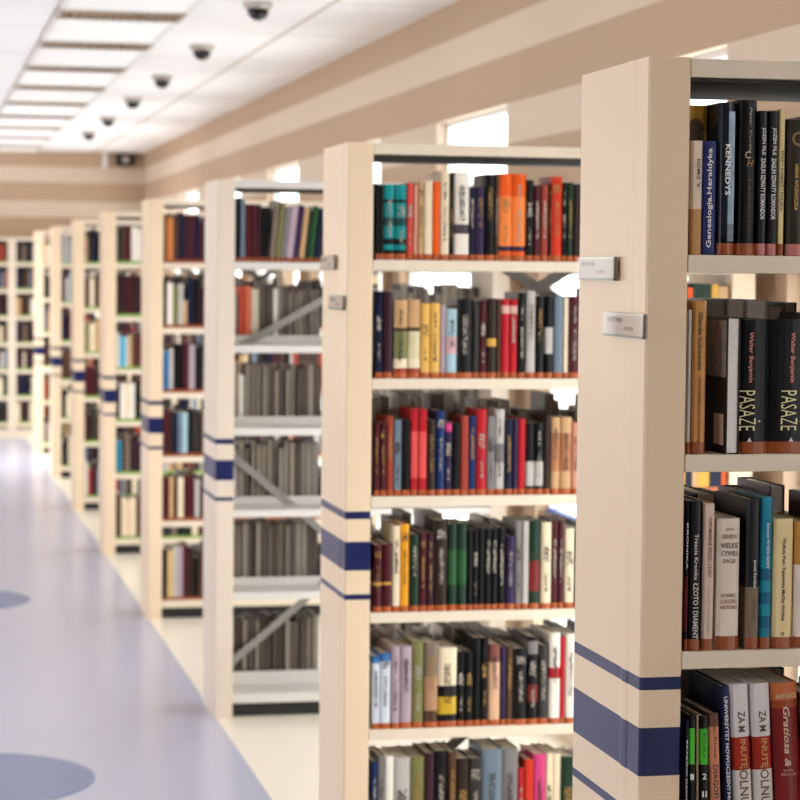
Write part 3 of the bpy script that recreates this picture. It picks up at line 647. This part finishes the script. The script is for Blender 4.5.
# ---- every other book farther along the aisle, and those behind and beyond the ones above
far = MB(); rf = random.Random(11)
WARM = ['maroon', 'plum', 'black', 'dark brown', 'maroon', 'brown', 'navy', 'cream', 'tan', 'red-brown', 'dark grey', 'grey-blue', 'white', 'dark green', 'black', 'taupe', 'dark grey', 'dark brown', 'light grey', 'plum', 'black', 'brown']
def fill(x, x1, yspine, sgn, z, hs, cols, tape, dpt=.165, ws=(.014, .036), lead=()):
    lead = list(lead)
    while x < x1 - .012:
        w = min(rf.uniform(*ws), x1 - x); h = rf.uniform(*hs); c = cover(rf.choice(cols))
        if lead: w, h, cc = lead.pop(0); c = cover(cc)
        y0, y1 = sorted((yspine, yspine + sgn * dpt))
        far.box(x, x + w - .001, y0, y1, z + .0005, z + h, c)
        ya, yb = (y0 + .004, y1 + .0004) if sgn > 0 else (y0 - .0004, y1 - .004)
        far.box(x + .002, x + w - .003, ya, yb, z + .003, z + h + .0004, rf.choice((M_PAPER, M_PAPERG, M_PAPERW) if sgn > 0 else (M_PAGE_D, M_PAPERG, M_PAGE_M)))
        if tape is not None:
            ys_ = (yspine - .0006, yspine - .0001) if sgn > 0 else (yspine + .0001, yspine + .0006)
            far.box(x, x + w - .001, ys_[0], ys_[1], z + .0005, z + .017, tape)
        x += w
XA, XB = X0 + PW + .006, XR - PW - .006
LEAD = {
 (3, 0): [(.02, .235, (150, 92, 52)), (.024, .225, (204, 128, 70)), (.026, .24, 'brown'), (.026, .25, 'navy'), (.03, .24, 'plum'), (.024, .238, 'maroon'), (.026, .24, 'navy')],
 (3, 1): [(.014, .25, 'black'), (.03, .225, 'white'), (.026, .21, 'olive'), (.026, .222, 'light grey'), (.02, .14, 'tan'), (.03, .255, 'navy'), (.03, .25, 'black')],
 (3, 2): [(.026, .21, (46, 108, 160)), (.022, .22, 'light grey'), (.026, .245, 'black'), (.026, .24, 'black'), (.026, .25, 'maroon'), (.03, .24, 'lilac'), (.03, .23, 'black')],
 (3, 3): [(.026, .24, 'maroon'), (.02, .23, 'dark brown'), (.026, .225, 'navy'), (.024, .22, 'grey-blue'), (.024, .22, 'pale blue'), (.026, .24, 'black'), (.03, .23, 'dark grey')],
 (3, 4): [(.03, .22, 'maroon'), (.022, .225, 'tan'), (.02, .23, 'black'), (.03, .218, 'cream'), (.03, .23, 'maroon'), (.026, .23, 'maroon')],
 (3, 5): [(.022, .26, 'dark brown'), (.03, .25, (206, 178, 120)), (.024, .27, 'light grey'), (.024, .27, 'lilac'), (.024, .28, 'maroon'), (.026, .27, 'dark brown')],
 (4, 0): [(.03, .22, 'dark grey'), (.022, .235, 'brown'), (.034, .23, 'maroon'), (.03, .225, 'white'), (.03, .21, 'white')],
 (4, 1): [(.03, .25, 'dark brown'), (.03, .255, 'plum'), (.03, .25, 'maroon'), (.03, .252, 'dark brown'), (.03, .25, 'plum')],
 (4, 2): [(.016, .22, 'white'), (.03, .205, (70, 160, 196)), (.02, .2, 'pale blue'), (.026, .21, 'tan'), (.03, .2, 'brown'), (.03, .22, 'maroon')],
 (4, 3): [(.02, .23, 'plum'), (.03, .235, 'white'), (.03, .232, 'cream'), (.03, .235, 'white')],
 (4, 4): [(.03, .21, (22, 128, 160)), (.024, .24, 'brown'), (.026, .24, 'taupe'), (.026, .23, 'dark brown'), (.026, .24, 'plum')],
 (4, 5): [(.03, .28, 'brown'), (.03, .25, 'cream'), (.03, .245, (226, 196, 166)), (.03, .25, 'cream'), (.03, .26, 'maroon')],
 (5, 1): [(.03, .22, 'maroon'), (.035, .22, 'cream'), (.03, .24, 'brown')], (5, 2): [(.03, .22, 'olive'), (.04, .22, 'cream'), (.03, .25, 'tan')],
}
for k in range(3, 8):
    tape = M_TAPE if k == 3 else M_TAPEG
    for row in range(6):
        z = LV[row]
        fill(XA, XB, YS[k] + .006, 1, z, (.19, .262), WARM, tape, lead=LEAD.get((k, row), ()))
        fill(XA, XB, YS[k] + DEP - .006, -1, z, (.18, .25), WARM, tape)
for row in range(6):
    z = LV[row]
    # behind and past the near ones
    fill((1.30, 1.512, 1.50, 1.50, 1.30, 1.30)[row], XB, YS[0] + DEP - .006, -1, z, (.17, .22), WARM, M_TAPEO)
    fill((1.475, 1.488, 1.475, 1.50, 1.475, 1.475)[row], XB, YS[0] + .007, 1, z, (.18, .25), WARM, M_TAPE)
    if row > 3: fill(XA, 1.47, YS[0] + .007, 1, z, (.18, .25), WARM, M_TAPE)
    fill(XA, XB, YS[1] + DEP - .006, -1, z, ((.15, .19), (.15, .19), (.2, .27), (.17, .25), (.17, .25), (.2, .26))[row], WARM, M_TAPEO)
    fill(1.852, XB, YS[1] + .007, 1, z, ((.18, .24), (.25, .278))[row in (1, 2)], ['navy', 'cream', 'orange', 'tan', 'blue', 'dark green', 'red', 'ochre', 'blue', 'cream'] if row in (1, 2) else WARM, M_TAPEO)
    fill(1.66, XB, YS[2] + DEP - .006, -1, z, (.19, .245), WARM, M_TAPE)
    if row == 0: fill(1.63, XB, YS[2] + .008, 1, z, (.19, .24), WARM, M_TAPE)
fill(XA, 1.64, YS[2] + DEP - .006, -1, LV[0], (.17, .2), WARM, M_TAPE)
for xa in (0.10, 1.022):
    for k in range(7):
        fill(xa + .045, xa + .87, YE - .35, 1, 1.80 - .275 * k, (.17, .225), WARM, M_TAPEG, dpt=.2, ws=(.02, .05))
o = far.build('books')
tag(o, 'closely packed books on the farther shelves and in the hidden rows', 'book', kind='stuff')

# ------------------------------------------------------------------ label holders on the end panels
M_EDGE = material('dark_edge', (112, 100, 90), .5)
M_INK = material('grey_ink', (150, 128, 118), .6)
def label_holder(dark_edge=True):
    r = empty('label_holder')
    # local: x outward from the panel (towards the aisle, -x), y along the panel, z up
    MB().box(-.0095, -.0085, -.106, .104, -.0165, .0155, M_CARD).build('card', r)
    MB().box(-.0122, -.0100, -.112, .110, -.0205, .0195, M_ACRYL).build('clear_cover', r)
    e = MB(); e.box(-.0105, -.0065, -.1145, -.1125, -.0205, .0195, M_EDGE); e.box(-.0084, -.004, -.112, .110, -.0205, .0195, M_RIM); e.box(-.012, -.0086, -.112, .110, -.0202, -.0168, M_STEEL); e.build('bracket', r)
    return r
def side_frame(x, y, z):
    r_, t_ = Vector((0, -1, 0)), Vector((0, 0, 1)); n = r_.cross(t_)
    return Matrix(((r_.x, t_.x, n.x, x), (r_.y, t_.y, n.y, y), (r_.z, t_.z, n.z, z), (0, 0, 0, 1)))
h0 = label_holder()
lettering('HISTORIA', side_frame(-.0097, .045, .0075), .085, .0075, M_INK, h0, name='card_lettering')
lettering('1939', side_frame(-.0097, -.03, -.006), .05, .007, M_INK, h0, name='card_lettering')
h1 = copy_tree(h0)
h2, h3 = copy_tree(h0), copy_tree(h0)
for o, k, y, z, lab in ((h0, 0, 3.918, 1.760, 'clear label holder with a pale card, the higher one on the front bookcase end'), (h1, 0, 3.752, 1.667, 'clear label holder with a pale card, the lower one on the front bookcase end'),
                   (h2, 1, 6.60, 1.775, 'clear label holder, the higher one on the second bookcase end'), (h3, 1, 6.46, 1.665, 'clear label holder, the lower one on the second bookcase end')):
    o.location = (X0, y, z); tag(o, lab, 'label holder', 'label holders on the bookcase ends')
